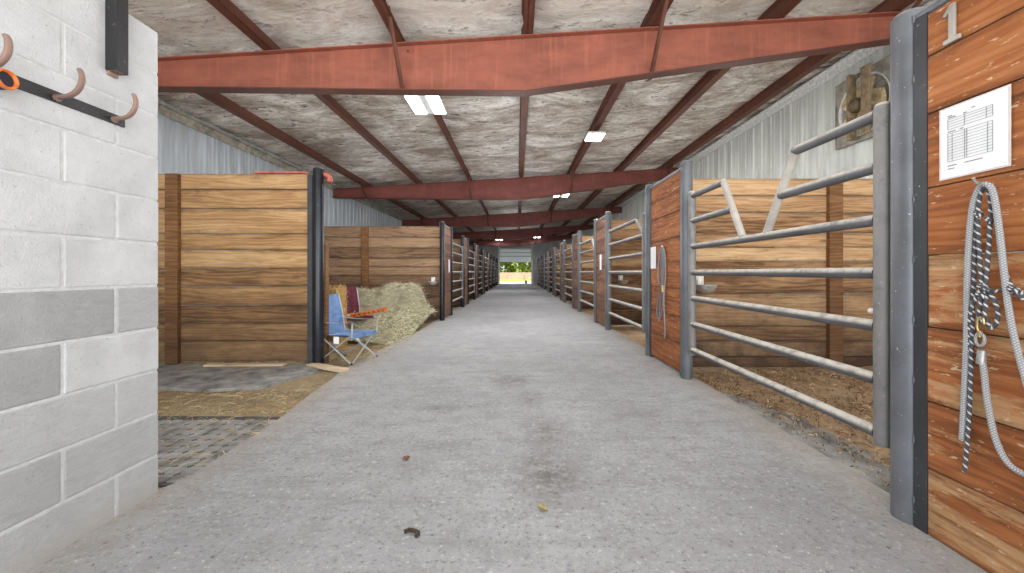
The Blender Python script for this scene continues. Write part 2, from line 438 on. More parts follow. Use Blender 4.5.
def tag(o, label, cat, group=None, kind=None):
    o['label'] = label; o['category'] = cat
    if group: o['group'] = group
    if kind: o['kind'] = kind
    return o
def struct(o, label=None):
    o['kind'] = 'structure'
    if label: o['label'] = label
    return o
def thing(name, label, cat, loc=(0,0,0), rz=0., group=None, rot=None):
    o = bpy.data.objects.new(name, None); COL.objects.link(o); o.empty_display_size = .1
    o.location = loc; o.rotation_euler = rot if rot else (0, 0, rz)
    return tag(o, label, cat, group)
def kids(o): return [c for c in bpy.data.objects if c.parent == o]
def dup(o, label=None, loc=None, rz=None, group=None, top=True):
    c = o.copy(); COL.objects.link(c)
    if loc is not None: c.location = loc
    if rz is not None: c.rotation_euler = (0, 0, rz)
    if label: c['label'] = label
    if group: c['group'] = group
    for k in kids(o):
        d = k.copy(); COL.objects.link(d); d.parent = c
        for g in kids(k):
            e = g.copy(); COL.objects.link(e); e.parent = d
    return c

def smooth_path(pts, n=8, closed=False):
    P = [Vector(p) for p in pts]; out = []; m = len(P)
    for i in range(m if closed else m-1):
        if closed: a, b, c, d = P[i-1], P[i], P[(i+1) % m], P[(i+2) % m]
        else: a, b, c, d = P[max(i-1, 0)], P[i], P[i+1], P[min(i+2, m-1)]
        for k in range(n):
            t = k/n
            out.append(.5*((2*b)+(c-a)*t+(2*a-5*b+4*c-d)*t*t+(3*b-3*c+d-a)*t**3))
    if not closed: out.append(P[-1])
    return out

ORD = ['nearest', 'second', 'third', 'fourth', 'fifth', 'sixth', 'seventh', 'eighth', 'ninth', 'tenth', 'eleventh']
H = 1.1; F = 398.0
def at(px, X):      # image column of a thing at lateral offset X -> its distance along the aisle
    return F*X/(px-517)
def zat(py, Y): return H+(272-py)*Y/F
# dimensions measured from the photograph
YB, YF = 36.8, -2.4          # end wall, open front
XL, XR = -5.8, 5.3           # side walls
SL = .062
def ztop(x): return 4.05+SL*x   # top of beams
def zdeck(x): return 4.25+SL*x

# ------------------------------------------------------------------ shell
# aisle slab
def slab():
    m = MB(); ys = [YF]+[YF+.25*i for i in range(1, int((YB-YF)/.25)+1)]+[YB+.1]
    def xl(y):
        b = -1.86
        if y < 2: b = -1.95
        elif y < 3.2: b = -1.79-.03*(y-2)
        elif y < 4.6: b = -1.83-.18*(y-3.2)/1.4
        elif y < 7: b = -2.0+.1*(y-4.6)/2.4
        return b+.03*mnoise.noise((y*1.3, 0, 3))
    def xr(y): return 1.85+.02*mnoise.noise((y*1.5, 5, 3))
    n = 12; vs = []; 
    for y in ys:
        a, b = xl(y), xr(y)
        vs.append((a, y, -.09))
        vs += [(a+.012, y, -.012)]
        vs += [(a+(b-a)*i/n, y, 0) for i in range(n+1)]
        vs += [(b-.0, y, -.012), (b, y, -.09)]
        vs[-n-3] = (a+.03, y, 0); 
    w = n+5
    fs = [(j*w+i, j*w+i+1, (j+1)*w+i+1, (j+1)*w+i) for j in range(len(ys)-1) for i in range(w-1)]
    m.add(vs, fs, False)
    return struct(m.build('floor', 'floor'))
slab()

def dirt_h_r(x, y):
    e = max(0, min(1, (x-1.85)/.9))
    return -.035+e*.05+.035*e*mnoise.noise((x*1.1, y*1.1, 1))+.018*mnoise.noise((x*4, y*4, 2))*(.3+e)+.008*mnoise.noise((x*13, y*13, 4))
def dirt_h_l(x, y):
    return -.022+.008*mnoise.noise((x*2, y*2, 9))+.006*mnoise.noise((x*11, y*11, 5))
m = MB(); m.grid(46, 470, lambda u, v: (1.8+u*(XR-1.8), YF+v*(YB-YF), dirt_h_r(1.8+u*(XR-1.8), YF+v*(YB-YF))))
struct(m.build('floor_right', 'dirt_right'), 'bedding strewn dirt floor of the right stalls')
m = MB(); m.grid(46, 470, lambda u, v: (-1.78+u*(XL+1.78), YF+v*(YB-YF), dirt_h_l(-1.78+u*(XL+1.78), YF+v*(YB-YF))))
struct(m.build('floor_left', 'dirt_left'), 'straw strewn dirt floor of the left bays')

# ribbed metal side walls
def ribbed(length, ztop_f, name, mat, place, skip=None):
    prof = []; pitch = .305
    n = int(length/pitch)+1
    for i in range(n):
        b = i*pitch
        prof += [(b, 0), (b+.012, .03), (b+.05, .03), (b+.062, 0), (b+.125, 0), (b+.131, .008), (b+.15, .008), (b+.156, 0), (b+.215, 0), (b+.221, .008), (b+.24, .008), (b+.246, 0)]
    prof = [p for p in prof if p[0] < length]+[(length, 0)]
    m = MB(); vs = []
    for (d, h) in prof: vs += [place(d, h, 0), place(d, h, 1)]
    m.add(vs, [(2*i, 2*i+2, 2*i+3, 2*i+1) for i in range(len(prof)-1)])
    return m.build(name, mat)
zr = zdeck(XR); zl = zdeck(XL)
struct(ribbed(YB-YF, None, 'wall_right', 'wall_right', lambda d, h, t: (XR-h, YF+d, -.1 if t == 0 else zr+.02)))
struct(ribbed(YB-YF, None, 'wall_left', 'wall_left', lambda d, h, t: (XL+h, YF+d, -.1 if t == 0 else zl+.02)))
DX0, DX1, DZ = -1.6, 1.32, 3.2
def back_piece(x0, x1, zb, name):
    return struct(ribbed(x1-x0, None, name, 'wall_back', lambda d, h, t: (x0+d, YB-h, zb if t == 0 else zdeck(x0+d)+.02)))
back_piece(XL, DX0, -.1, 'wall_back_left'); back_piece(DX1, XR, -.1, 'wall_back_right'); back_piece(DX0, DX1, DZ, 'wall_back_header')
# eave trims
for nm, x, s in (('trim_1', XR, -1), ('trim_2', XL, 1)):
    m = MB(); z = zdeck(x); m.box((min(x+s*.032, x+s*.05), YF, z-.24), (max(x+s*.032, x+s*.05), YB-.05, z-.10))
    m.box((min(x+s*.03, x+s*.10), YF, z-.10), (max(x+s*.03, x+s*.10), YB-.05, z-.07))
    struct(m.build(nm, 'white_trim' if s < 0 else 'fan_grey'))

# ceiling insulation
PX = [-4.75, -3.12, -1.48, .13, 1.7, 3.25, 4.72]
def sag(x):
    xs = [XL]+PX+[XR]
    for a, b in zip(xs, xs[1:]):
        if a <= x <= b:
            t = (x-a)/(b-a); return .035*math.sin(PI*t)
    return 0
def deck(u, v):
    x = XL+u*(XR-XL); y = YF+v*(YB+.1-YF)
    s = sag(x)
    w = mnoise.noise((x*.7, y*2.1, 2))*.026+mnoise.noise((x*1.6, y*5.5, 7))*.012
    return (x, y, zdeck(x)-s*(.7+.6*mnoise.noise((x*.4, y*.5, 3)))+w*min(1, s/.02))
m = MB(); m.grid(110, 360, deck)
struct(m.build('ceiling', 'ceiling'))

# purlins (Z sections running the length of the barn)
PN = ['leftmost', 'second from left', 'third from left', 'middle', 'third from right', 'second from right', 'rightmost']
for i, x in enumerate(PX):
    m = MB(); z0 = ztop(x)+.012; z1 = zdeck(x)-.004; s = -1
    prof = [(0, z1), (0, z0), (.075, z0), (.09, z0+.02)]
    t = .006
    m.box((x-t/2, YF, z0), (x+t/2, YB-.04, z1))
    m.box((x-.05, YF, z0), (x+.07, YB-.04, z0+t)); m.box((x+.064, YF, z0), (x+.07, YB-.04, z0+.024))
    m.box((x-.075, YF, z1-t), (x, YB-.04, z1))
    tag(m.build('roof_purlin', 'purlin'), f'rust brown steel roof purlin running down the barn, {PN[i]} of seven', 'purlin', 'roof purlins')

# tapered rigid frame beams
BY = [5.03, 12.5, 19.97, 27.44, 34.5]
def zbot(x): return 3.35+(.07*(.1-x)/5.9 if x < .1 else .74*(x-.1)/5.2)
def beam(y, label):
    r = thing('roof_beam', label, 'beam', (0, y, 0), 0, 'red tapered roof beams')
    xs = [XL+.03+(.1-XL-.03)*i/6 for i in range(7)]+[.1+(XR-.13)*i/6 for i in range(1, 7)]
    xs[-1] = XR-.04
    w = MB(); n = len(xs)
    for sgn in (-1, 1):
        vs = []
        for x in xs: vs += [(x, sgn*.004, zbot(x)), (x, sgn*.004, ztop(x))]
        w.add(vs, [(2*i, 2*i+2, 2*i+3, 2*i+1) for i in range(n-1)])
    for x in (xs[2], .1, xs[9]):
        pass
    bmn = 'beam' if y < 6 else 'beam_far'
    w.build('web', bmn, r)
    for nm, f, d in (('top_flange', ztop, -1), ('bottom_flange', zbot, 1)):
        q = MB()
        for a, b in zip(xs, xs[1:]):
            za, zb = f(a), f(b)
            z2a, z2b = za+d*.012, zb+d*.012
            q.add([(a,-.08,za),(b,-.08,zb),(b,.08,zb),(a,.08,za),(a,-.08,z2a),(b,-.08,z2b),(b,.08,z2b),(a,.08,z2a)],
                  [(0,3,2,1),(4,5,6,7),(0,1,5,4),(2,3,7,6)])
        q.add([(xs[0],-.08,f(xs[0])),(xs[0],.08,f(xs[0])),(xs[0],.08,f(xs[0])+d*.012),(xs[0],-.08,f(xs[0])+d*.012)], [(0,1,2,3)])
        q.build(nm, 'purlin' if nm == 'bottom_flange' else bmn, r)
    for x in (PX[0], PX[2], PX[4], PX[6]):
        for s in (-1,):
            q = MB(); x2 = x + (.03 if x < 0 else -.03)
            q.bar((x2, s*.62, ztop(x)+.09), (x2, s*.06, zbot(x)+.03), .05, .006, (1, 0, 0))
            q.bar((x2+.022, s*.62, ztop(x)+.09), (x2+.022, s*.06, zbot(x)+.03), .006, .04, (1, 0, 0))
            q.build('flange_brace', 'purlin', r)
        q = MB()
        for zz in (ztop(x)-.07, ):
            q.tube([(x+.1, -.012, zz), (x+.1, -.004, zz)], .018, 6)
        q.build('bolt', 'purlin', r)
    return r
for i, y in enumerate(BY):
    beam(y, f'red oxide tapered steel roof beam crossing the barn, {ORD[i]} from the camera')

# ------------------------------------------------------------------ block wall at left
def block_wall():
    m = MB(); y1 = 2.0; x0, x1 = -2.0, -1.8; g = .004
    tone = {(4,0): .45, (4,1): .62, (4,2): .62, (3,0): .1, (3,1): .6, (3,2): .55, (2,0): .28, (2,1): .36, (2,2): .4, (1,0): .42, (1,1): .5, (1,2): .45, (0,0): .38, (0,1): .4, (0,2): .45}
    for c in range(11):
        z0 = -.03 if c == 0 else .186+.2115*(c-1); z1 = .186+.2115*c
        edges = [y1]; e = y1-(.213 if c % 2 == 0 else .422)
        while e > YF: edges.append(e); e -= .42
        edges.append(YF)
        for k in range(len(edges)-1):
            b, a = edges[k], edges[k+1]
            t = tone.get((c, k), .5 if c < 5 else 0.)
            if c < 5 and k > 2: t = R.choice((.3, .45, .6))
            m.cc = (t, R.random(), 0, 1)
            j = .0015*R.uniform(-1, 1)
            m.box((x0, a+g, z0+g), (x1+j, b-(0 if k == 0 else g), z1-(g if c < 10 else 0)))
    o = m.build('wall_left_front', 'block', None, .007)
    q = MB(); q.box((x0+.004, YF+.01, -.03), (x1-.0035, y1-.006, 2.295)); q.build('mortar', 'mortar', o)
    struct(o, 'white painted concrete block wall at the left front')
block_wall()

# hook rack on the block wall
rk = thing('hook_rack', 'black steel bar with rusty horseshoe hooks on the white block wall', 'hook rack', (-1.8, 1.4, 1.782))
m = MB(); m.box((0, -.62, -.022), (.008, .42, .022)); m.build('bar', 'black_steel', rk, .001)
for yy in (.39, .17, -.055, -.27):
    m = MB(); pts = []
    for k in range(14):
        a = -PI*.52+k/13*PI*.74
        pts.append((.0+.055+.062*math.cos(a+.0)*1.0-.02, yy-.02+.012*k/13, .07+.068*math.sin(a)))
    pts = [(.004, yy-.022, -.005)]+[(p[0]+.0, p[1], p[2]) for p in pts]
    m.tube(smooth_path(pts, 3), [.0115]*(3*(len(pts)-1))+[.009], 10, True, False, .7)
    m.tube([(0, yy-.022, -.005), (.016, yy-.022, -.005)], .014, 8)
    m.build('horseshoe_hook', 'horseshoe', rk)
# sleeve hung at the frame's edge
sl = thing('lined_sleeve', 'dark sleeve with an orange lined opening hanging from the hook rack', 'sleeve', (-1.715, 1.338, 1.748))
q = Vector((.97, .08, .05)).normalized().to_track_quat('Z', 'Y').to_matrix().to_4x4()
m = MB(); m.lathe([(.032,.0),(.033,-.02),(.032,-.05),(.026,-.07),(.012,-.078),(.001,-.079)], 20, q); m.build('sleeve_body', 'navy', sl)
m = MB(); m.lathe([(.0225,-.012),(.0245,.0),(.028,.006),(.031,.006),(.0335,.0),(.033,-.008)], 20, q); m.build('orange_lining', 'orange', sl)
m = MB(); m.lathe([(.001,-.004),(.0243,-.004)], 20, q); m.build('inside_shade', 'navy', sl)  # dark disc set in the opening as the shade inside the sleeve
# steel tube on the wall
tb = thing('steel_tube_bracket', 'black scuffed square steel tube fixed upright to the block wall near its corner', 'bracket', (-1.8, 1.766, 1.985))
m = MB(); w, d, t = .05, .055, .004
m.box((0, -d/2, 0), (w, -d/2+t, .9)); m.box((w-t, -d/2+t, 0), (w, d/2, .9)); m.box((0, d/2-t, 0), (w-t, d/2, .9)); m.box((0, -d/2+t, 0), (t, d/2-t, .9))
m.build('tube', 'black_steel', tb, .0015)
m = MB(); m.box((.0, -.02, -.018), (.012, .02, .0)); m.box((.006, -.024, .002), (.044, .024, .005)); m.build('rusty_tab', 'horseshoe', tb)

# ------------------------------------------------------------------ stall parts
def boards(x0, x1, zs, y0, y1, gap=.004, wear=None):
    m = MB()
    for i, (a, b) in enumerate(zip(zs, zs[1:])):
        m.rcol(); j = R.uniform(-.003, .003)
        if wear: m.cc = (.35+.25*R.random(), m.cc[1], wear[i % len(wear)], 1)
        n0 = len(m.v)
        m.box((x0, y0+j, a+gap/2), (x1, y1+j, b-gap/2))
        for k in range(n0, n0+8): m.c[k] = m.c[k][:3]+(0. if k < n0+4 else 1.,)
    return m
def pipe_post(m, x, y, r, z0, z1, seg=20):
    m.tube([(x, y, z0), (x, y, z1-.01), (x, y, z1)], [r, r, r*.97], seg)
    m.lathe([(r*.97, 0), (r*.8, .012), (r*.3, .02), (.001, .021)], seg, Matrix.Translation((x, y, z1)))
    return m
def front_panel(L, zs, wood, post_mat, label, group, loc, rz, welds=False, wear=None):
    r = thing('stall_front_panel', label, 'stall panel', loc, rz, group)
    for x in (0, L):
        big = welds and x == L
        m = pipe_post(MB(), x, -.014 if big else 0, .063 if big else .058, -.05, 2.24)
        if welds:
            for k in range(9):
                z = .1+k*.26; s = 1 if x == 0 else -1
                m.tube([(x+s*.056, .022, z), (x+s*.06, .024, z+.012), (x+s*.056, .022, z+.03)], .0045, 6)
        m.build('post', post_mat, r)
    for (x, s) in ((0, 1), (L, -1)):
        a, b = sorted((x+s*.057, x+s*.112))
        m = MB(); m.box((a, -.03, 0.0), (b, .024, 2.19)); m.build('edge_channel', 'channel', r, .002)
    m = MB(); m.tube([(.05, 0, 2.2), (L-.05, 0, 2.2)], .021, 12); m.build('top_rail', post_mat, r)
    boards(.113, L-.113, zs, -.02, .02, .004, wear).build('boards', wood, r, .003)
    return r
zsN = [.0, .28, .56, .87, 1.17, 1.45, 1.76, 2.0, 2.18]
nearL = 1.78-.45
panel_near = front_panel(nearL, zsN, 'panel_wood', 'post', 'varnished stall front panel carrying the number 1 at the right edge', 'stall front panels on the right', (1.74, .45, 0), PI/2, True, (.95, .55, .7, .85, .1, .0, .2, .1))
zsF = [.03, .33, .62, .92, 1.2, 1.48, 1.76, 1.98, 2.18]
panel_r = front_panel(1.145, zsF, 'panel_wood', 'post', 'orange brown stall front panel with halter, second from the camera on the right', 'stall front panels on the right', (1.76, 4.13, 0), PI/2, False, (.3, .1, .45, .0, .1, .2, .5, .6))
RP = [7.6+3.45*k for k in range(8)]
panel_p = front_panel(1.11, zsF, 'panel_wood_far', 'post', 'weathered stall front panel with grey posts, third from the camera on the right', 'stall front panels on the right', (1.74, RP[0], 0), PI/2)
for k, y in enumerate(RP[1:]):
    dup(panel_p, f'weathered stall front panel with grey posts, {ORD[k+3]} from the camera on the right', (1.74, y, 0), PI/2)
LP = [9.05+3.42*k for k in range(8)]
panel_q = front_panel(1.11, zsF, 'panel_wood_far', 'post_dark', 'weathered stall front panel with dark posts, nearest the camera on the left', 'stall front panels on the left', (-1.7, LP[0]+1.11, 0), -PI/2)
for k, y in enumerate(LP):
    if k: dup(panel_q, f'weathered stall front panel with dark posts, {ORD[k]} from the camera on the left', (-1.7, y+1.11, 0), -PI/2, 'stall front panels on the left')

# V notched seven rail pipe gate
GL = 2.06
def gate(label, group, loc, rz, notch=True):
    g = thing('stall_gate', label, 'gate', loc, rz, group)
    for x in (0, GL):
        pipe_post(MB(), x, 0, .037, .28, 1.885, 16).build('stile', 'gate', g)
    for z in (.33, .585, .84, 1.095, 1.35):
        MB().tube([(.03, 0, z), (GL-.03, 0, z)], .0285, 14, False).build('rail', 'gate', g)
    if not notch:
        MB().tube([(.03, 0, 1.605), (GL-.03, 0, 1.605)], .0285, 14, False).build('rail', 'gate', g)
        MB().tube([(.34, 0, 1.855), (GL-.03, 0, 1.855)], .0285, 14).build('rail', 'gate', g)
        MB().tube([(.03, 0, 1.62), (.35, 0, 1.85)], .027, 14).build('corner_brace', 'gate', g)
    for z, a, b in ((1.605, .73, 1.31), (1.855, .60, 1.45)) if notch else ():
        MB().tube([(.03, 0, z), (a, 0, z)], .0285, 14).build('short_rail', 'gate', g)
        MB().tube([(b, 0, z), (GL-.03, 0, z)], .0285, 14).build('short_rail', 'gate', g)
    if notch: MB().tube([(.88, 0, 1.37), (.585, 0, 1.87)], .027, 14).build('notch_brace', 'gate_pale', g)
    if notch: MB().tube([(1.175, 0, 1.37), (1.465, 0, 1.87)], .027, 14).build('notch_brace', 'gate_pale', g)
    for z in (.45, 1.7):
        m = MB(); m.tube([(GL, 0, z), (GL+.07, 0, z)], .012, 8); m.tube([(GL+.055, 0, z-.03), (GL+.055, 0, z+.03)], .018, 10)
        m.build('hinge', 'post_dark', g)
    m = MB(); m.tube([(.03, -.035, .905), (.12, -.045, .905)], .014, 8); m.tube(smooth_path([(.02,-.04,.93),(.06,-.07,1.0),(.03,-.04,1.08)], 6), .004, 6)
    m.build('latch', 'white_plastic', g)
    return g
g0 = gate('grey seven rail pipe gate with notched top, nearest the camera on the right', 'pipe gates on the right', (1.735, 1.885, 0), PI/2)
gy = [5.42]+[y+1.245 for y in RP[:-1]]
g1 = gate('grey seven rail pipe gate with clipped top corner, second from the camera on the right', 'pipe gates on the right', (1.74, gy[0], 0), PI/2, False)
for k, y in enumerate(gy):
    if k: dup(g1, f'grey seven rail pipe gate with clipped top corner, {ORD[k+1]} from the camera on the right', (1.74, y, 0), PI/2)
for k in range(len(LP)-1):
    dup(g1, f'grey seven rail pipe gate with clipped top corner, {ORD[k]} from the camera on the left', (-1.7, LP[k]+1.11+.125+GL, 0), -PI/2, 'pipe gates on the left')

# dividers between stalls
def divider(L, zs, wood, battens, label, group, loc, top=None):
    d = thing('stall_divider', label, 'stall divider', loc, 0, group)
    boards(0, L, zs, -.02, .02, .007).build('boards', wood, d, .004)
    for b in battens:
        m = MB().col(.55, R.random()); m.cc = m.cc[:3]+(.5,); m.box((b-.075, -.075, .0), (b+.075, -.021, zs[-1]-.01)); m.build('batten', 'batten', d, .004)
    return d
zsD = [.02, .14, .32, .49, .86, 1.22, 1.38, 1.54, 1.77, 1.96, 2.16]
dv = divider(3.42, zsD, 'divider_wood', [1.74], 'tan board stall divider behind the nearest right gate', 'stall dividers on the right', (1.83, 4.52, 0))
RD = [8.12+3.45*k for k in range(8)]
for k, y in enumerate(RD):
    dup(dv, f'tan board stall divider behind the {ORD[k+1]} right gate from the camera', (1.83, y, 0))
zsL = [.03, .274, .486, .696, .93, 1.148, 1.365, 1.557, 1.86, 2.09, 2.28]
dl = divider(3.22, zsL, 'near_left_wood', [3.22-1.6], 'golden tan board divider with a steel end post beside the blue chair', 'stall dividers on the left', (-5.72, 4.79, 0))
m = pipe_post(MB(), 3.345, -.03, .062, -.06, 2.33); m.build('post', 'post_dark', dl)
m = MB(); m.box((3.222, -.05, -.03), (3.282, .04, 2.26)); m.build('end_channel', 'channel', dl, .002)
m = MB().rcol(); m.box((3.385, .02, -.03), (3.415, .09, 1.45)); m.build('jamb_board', 'batten', dl, .003)
zsL2 = [.03, .3, .52, .78, 1.02, 1.22, 1.42, 1.66, 1.9, 2.16]
d2 = divider(3.95, zsL2, 'divider_dark', [2.22], 'weathered brown board divider behind the hay pile', 'stall dividers on the left', (-5.72, 9.22, 0))
for k in range(1, 8):
    dup(d2, f'weathered brown board divider behind the {ORD[k-1]} left gate from the camera', (-5.72, LP[k]+.3, 0))

# red bar lying on top of the near left divider
rb = MB(); rb.box((-.62, -.028, 0), (.0, .028, .022)); 
o = rb.build('red_bar', 'red_paint', None, .003); o.location = (-2.53, 4.79, 2.282)
tag(o, 'red painted strip lying on top edge of the golden tan divider', 'bar')
m = MB(); m.tube(smooth_path([(0,0,0.),(.035,0,-.01),(.06,0,-.045),(.062,0,-.09)], 5), [.03]*10+[.034]*5+[.02], 12)
o = m.build('red_hook', 'red_paint'); o.location = (-2.315, 4.79, 2.27); tag(o, 'short red rounded hook behind the top of the dark left post', 'hook')

# automatic water bowls
def bowl(label, loc, pipe=True):
    b = thing('water_bowl', label, 'water bowl', loc, 0, 'stall water bowls')
    prof = [(.005,-.085),(.05,-.082),(.09,-.06),(.115,-.02),(.122,.0),(.126,.004),(.12,.008),(.112,-.005),(.085,-.05),(.045,-.07),(.002,-.072)]
    MB().lathe(prof, 24).build('bowl', 'steel_bowl', b)
    m = MB(); m.tube([(-.03, .1, .0), (-.03, .1, .07)], .022, 12); m.box((-.06, .105, -.03), (.03, .122, .1)); m.build('valve_housing', 'white_plastic', b, .003)
    return b
b0 = bowl('stainless automatic water bowl seen through the nearest right gate', (2.07, 4.37, .955))
dup(b0, 'stainless automatic water bowl seen through the second right gate', (2.12, 7.97, .93))
b2 = dup(b0, 'stainless water bowl on the brown divider right of the hay pile', (-1.92, 9.07, .88))

# ------------------------------------------------------------------ wall fan
fn = thing('exhaust_fan', 'dusty square exhaust fan high on the right metal wall', 'fan', (XR-.031, 6.0, 3.615), 0)
S = .5; RR = .44
m = MB()   # square face plate with a round opening; local x points to the room (-X)
n = 48; ring = []; sq = []
for k in range(n):
    a = 2*PI*k/n; c, s = math.cos(a), math.sin(a)
    ring.append((c*RR, s*RR)); q = max(abs(c), abs(s)); sq.append((c/q*S, s/q*S))
vs = [(-.05, y, z) for y, z in sq]+[(-.05, y, z) for y, z in ring]+[(.0, y, z) for y, z in ring]
fs = [(k, (k+1) % n, n+(k+1) % n, n+k) for k in range(n)]+[(n+k, n+(k+1) % n, 2*n+(k+1) % n, 2*n+k) for k in range(n)]
m.add(vs, fs); m.box((-.06,-S-.02,-S-.02),(.0,S+.02,-S)); m.box((-.06,-S-.02,S),(.0,S+.02,S+.02)); m.box((-.06,-S-.02,-S),(.0,-S,S)); m.box((-.06,S,-S),(.0,S+.02,S))
m.build('housing', 'fan_grey', fn)
m = MB()
for k in range(9): m.box((-.012, -RR, -RR+.1*k), (-.002, RR, -RR+.1*k+.092))
m.build('louvre_shutter', 'fan_grey', fn)
m = MB(); m.lathe([(RR-.035, -.02), (RR-.03, .03), (RR-.012, .055), (RR+.012, .058)], 40, Matrix.Rotation(-PI/2, 4, 'Y')); m.build('venturi_ring', 'white_trim', fn)
for k in range(5):
    a0 = 2*PI*k/5+.4; m = MB(); vs = []; st = 7
    for i in range(st+1):
        r = .07+i/st*.33; w = .12+.17*math.sin(PI*min(1, i/st*.72+.1))
        for j in range(6):
            a = a0+(j/5-.5)*w/r*(.9 if i else .6) + .25*i/st
            vs.append((-.075+.05*(j/5-.5)*(1-.4*i/st), r*math.cos(a), r*math.sin(a)))
    m.add(vs, [(i*6+j, i*6+j+1, (i+1)*6+j+1, (i+1)*6+j) for i in range(st) for j in range(5)], True)
    m.build('blade', 'fan_dirty', fn)
m = MB(); Mx = Matrix.Rotation(-PI/2, 4, 'Y')
m.lathe([(.002,.02),(.085,.03),(.095,.06),(.095,.2),(.08,.22),(.03,.225),(.03,.25),(.002,.25)], 20, Mx)
for k in range(10): 
    a = 2*PI*k/10; m.bar((-.07, .097*math.cos(a), .097*math.sin(a)), (-.2, .097*math.cos(a), .097*math.sin(a)), .012, .012)
m.build('motor', 'fan_dark', fn)
for yy in (-.2, .1):
    m = MB(); m.box((-.2, yy-.03, -S), (-.09, yy+.03, S)) if yy > 0 else m.box((-.2, yy-.075, -S), (-.17, yy+.075, S)); m.build('motor_bracket', 'fan_bar', fn, .003)

# ------------------------------------------------------------------ things on the near right panel
XN = 1.718                       # face of the boards
def onp(px, py, off=.0):
    Y = at(px, XN-off); return Vector((XN-off, Y, zat(py, Y)))
# numeral 1
num = MB()
poly = [(-.03,0),(.03,0),(.03,.018),(.012,.018),(.012,.15),(-.004,.15),(-.032,.118),(-.022,.108),(-.01,.118),(-.01,.018),(-.03,.018)]
Mn = Matrix(((0,0,1,0),(-1,0,0,0),(0,1,0,0),(0,0,0,1)))
num.prism(poly, -.012, -.001, Mn)
o = num.build('number_plate', 'gate_pale', None, .002); o.location = (XN, 1.566, 2.005)
tag(o, 'weathered metal numeral 1 fixed high on the near right panel', 'number')

def sheet(label, loc, w=.235, h=.286, lines=True, tilt=0.):
    t = thing('notice_sheet', label, 'notice', loc, 0, 'papers on the stall panels', (0, 0, 0))
    t.rotation_euler = (tilt, 0, 0)
    m = MB(); m.grid(6, 6, lambda u, v: (-.003-.001*math.sin(PI*u)*v, (u-.5)*w, (v-.5)*h)); m.build('plastic_sleeve', 'sleeve', t)
    m = MB(); m.grid(6, 6, lambda u, v: (-.0045-.001*math.sin(PI*u)*v, (u-.5)*(w-.014), (v-.5)*(h-.012))); m.build('paper', 'paper', t)
    if lines:
        m = MB()
        def ln(y0, z0, y1, z1, th=.0009):
            m.bar((-.0066-.0035*0, y0, z0), (-.0066, y1, z1), .0008, th*1.25, (0, 0, 1) if abs(z1-z0) < 1e-6 else (0, 1, 0))
        X = lambda u: .098-u*.196      # left of the page is the far side (greater Y)
        for zz in (.092, .083, .073, .063, .052): ln(X(.08), zz, X(.84), zz)
        for u in (.08, .38, .74, .84): ln(X(u), .092, X(u), .052)
        for k in range(11): ln(X(.08), .035-.011*k, X(.84), .035-.011*k)
        for u in (.08, .16, .38, .42, .76, .84): ln(X(u), .035, X(u), .035-.11)
        for (u0, u1, zz) in ((.08,.16,.105),(.5,.56,.108),(.08,.22,.098),(.36,.42,.098),(.08,.22,.042),(.3,.36,.042),(.08,.24,-.092),(.38,.68,-.092),(.08,.2,-.104)):
            ln(X(u0), zz, X(u1), zz, .0024)
        m.build('printed_table', 'ink', t)
    return t
pc = (onp(941,110)+onp(1013,82.5)+onp(940,181)+onp(1012.5,167.6))/4
sheet('white printed form in a plastic sleeve on the near right panel', (XN-.002, pc.y, pc.z), .235, .285)
sheet('small white paper on the second right panel beside the hanging halter', (1.736, 4.13+.93, 1.28), .2, .28, False)
sheet('small white paper on the third right panel from the camera', (1.715, RP[0]+.55, 1.3), .2, .32, False)
s4 = sheet('small white paper on the nearest left panel', (-1.675, LP[0]+.75, 1.25), .2, .32, False); s4.rotation_euler = (0, 0, PI)

# nail, grey lead rope, black rope halter
nl = MB(); nl.tube([(XN+.0, 1.438, 1.417), (XN-.06, 1.438, 1.423), (XN-.07, 1.438, 1.44)], .005, 8)
tag(nl.build('nail', 'galv'), 'bent steel nail holding ropes on the near right panel', 'nail')
ld = thing('lead_rope', 'thick grey braided lead rope looped over the nail on the near right panel', 'rope', (XN, 1.44, 1.41))
def rel(p, base): return Vector(p)-Vector(base)
def rope(pts, r, mat, parent, name, seg=10, n=8):
    base = parent.location
    return MB().tube(smooth_path([rel(p, base) for p in pts], n), r, seg).build(name, mat, parent)
A = [onp(962,440,.02), onp(964,400,.02), onp(966.5,340,.022), onp(967,290,.025), onp(969,240,.03), onp(973,205,.035), onp(980,187,.042), onp(987,184.5,.05), onp(993,192,.045), onp(998,220,.035), onp(1003,262,.03), onp(1009,310,.03), onp(1018,352,.03), onp(1034,405,.03), onp(1050,440,.03), onp(1062,470,.03), onp(1048,482,.03), onp(1026,475,.028), onp(1008,463,.026), onp(996,440,.025), onp(988,405,.025), onp(984,372,.025), onp(981,352,.025)]
rope(A, .0095, 'rope_grey', ld, 'braided_rope')
c = MB(); base = ld.location
c.tube([rel(onp(981,364,.025), base), rel(onp(982.5,350,.025), base)], .0135, 10); c.build('crimp_clamp', 'galv', ld)
MB().tube(smooth_path([rel(p, base) for p in (onp(980,346,.025), onp(976,342,.028), onp(976,336,.03), onp(980,333,.03), onp(984,337,.03), onp(984,343,.028))], 6, True), .005, 8, False, True).build('rope_eye', 'rope_grey', ld)
m = MB(); m.tube(smooth_path([rel(p, base) for p in (onp(980,336,.03), onp(977,326,.034), onp(979,318,.034), onp(983,318,.034), onp(984,324,.034))], 6), .0035, 8)
m.tube([rel(onp(979.5,337,.03), base), rel(onp(980,331,.03), base)], .006, 8); m.build('snap_hook', 'brass', ld)

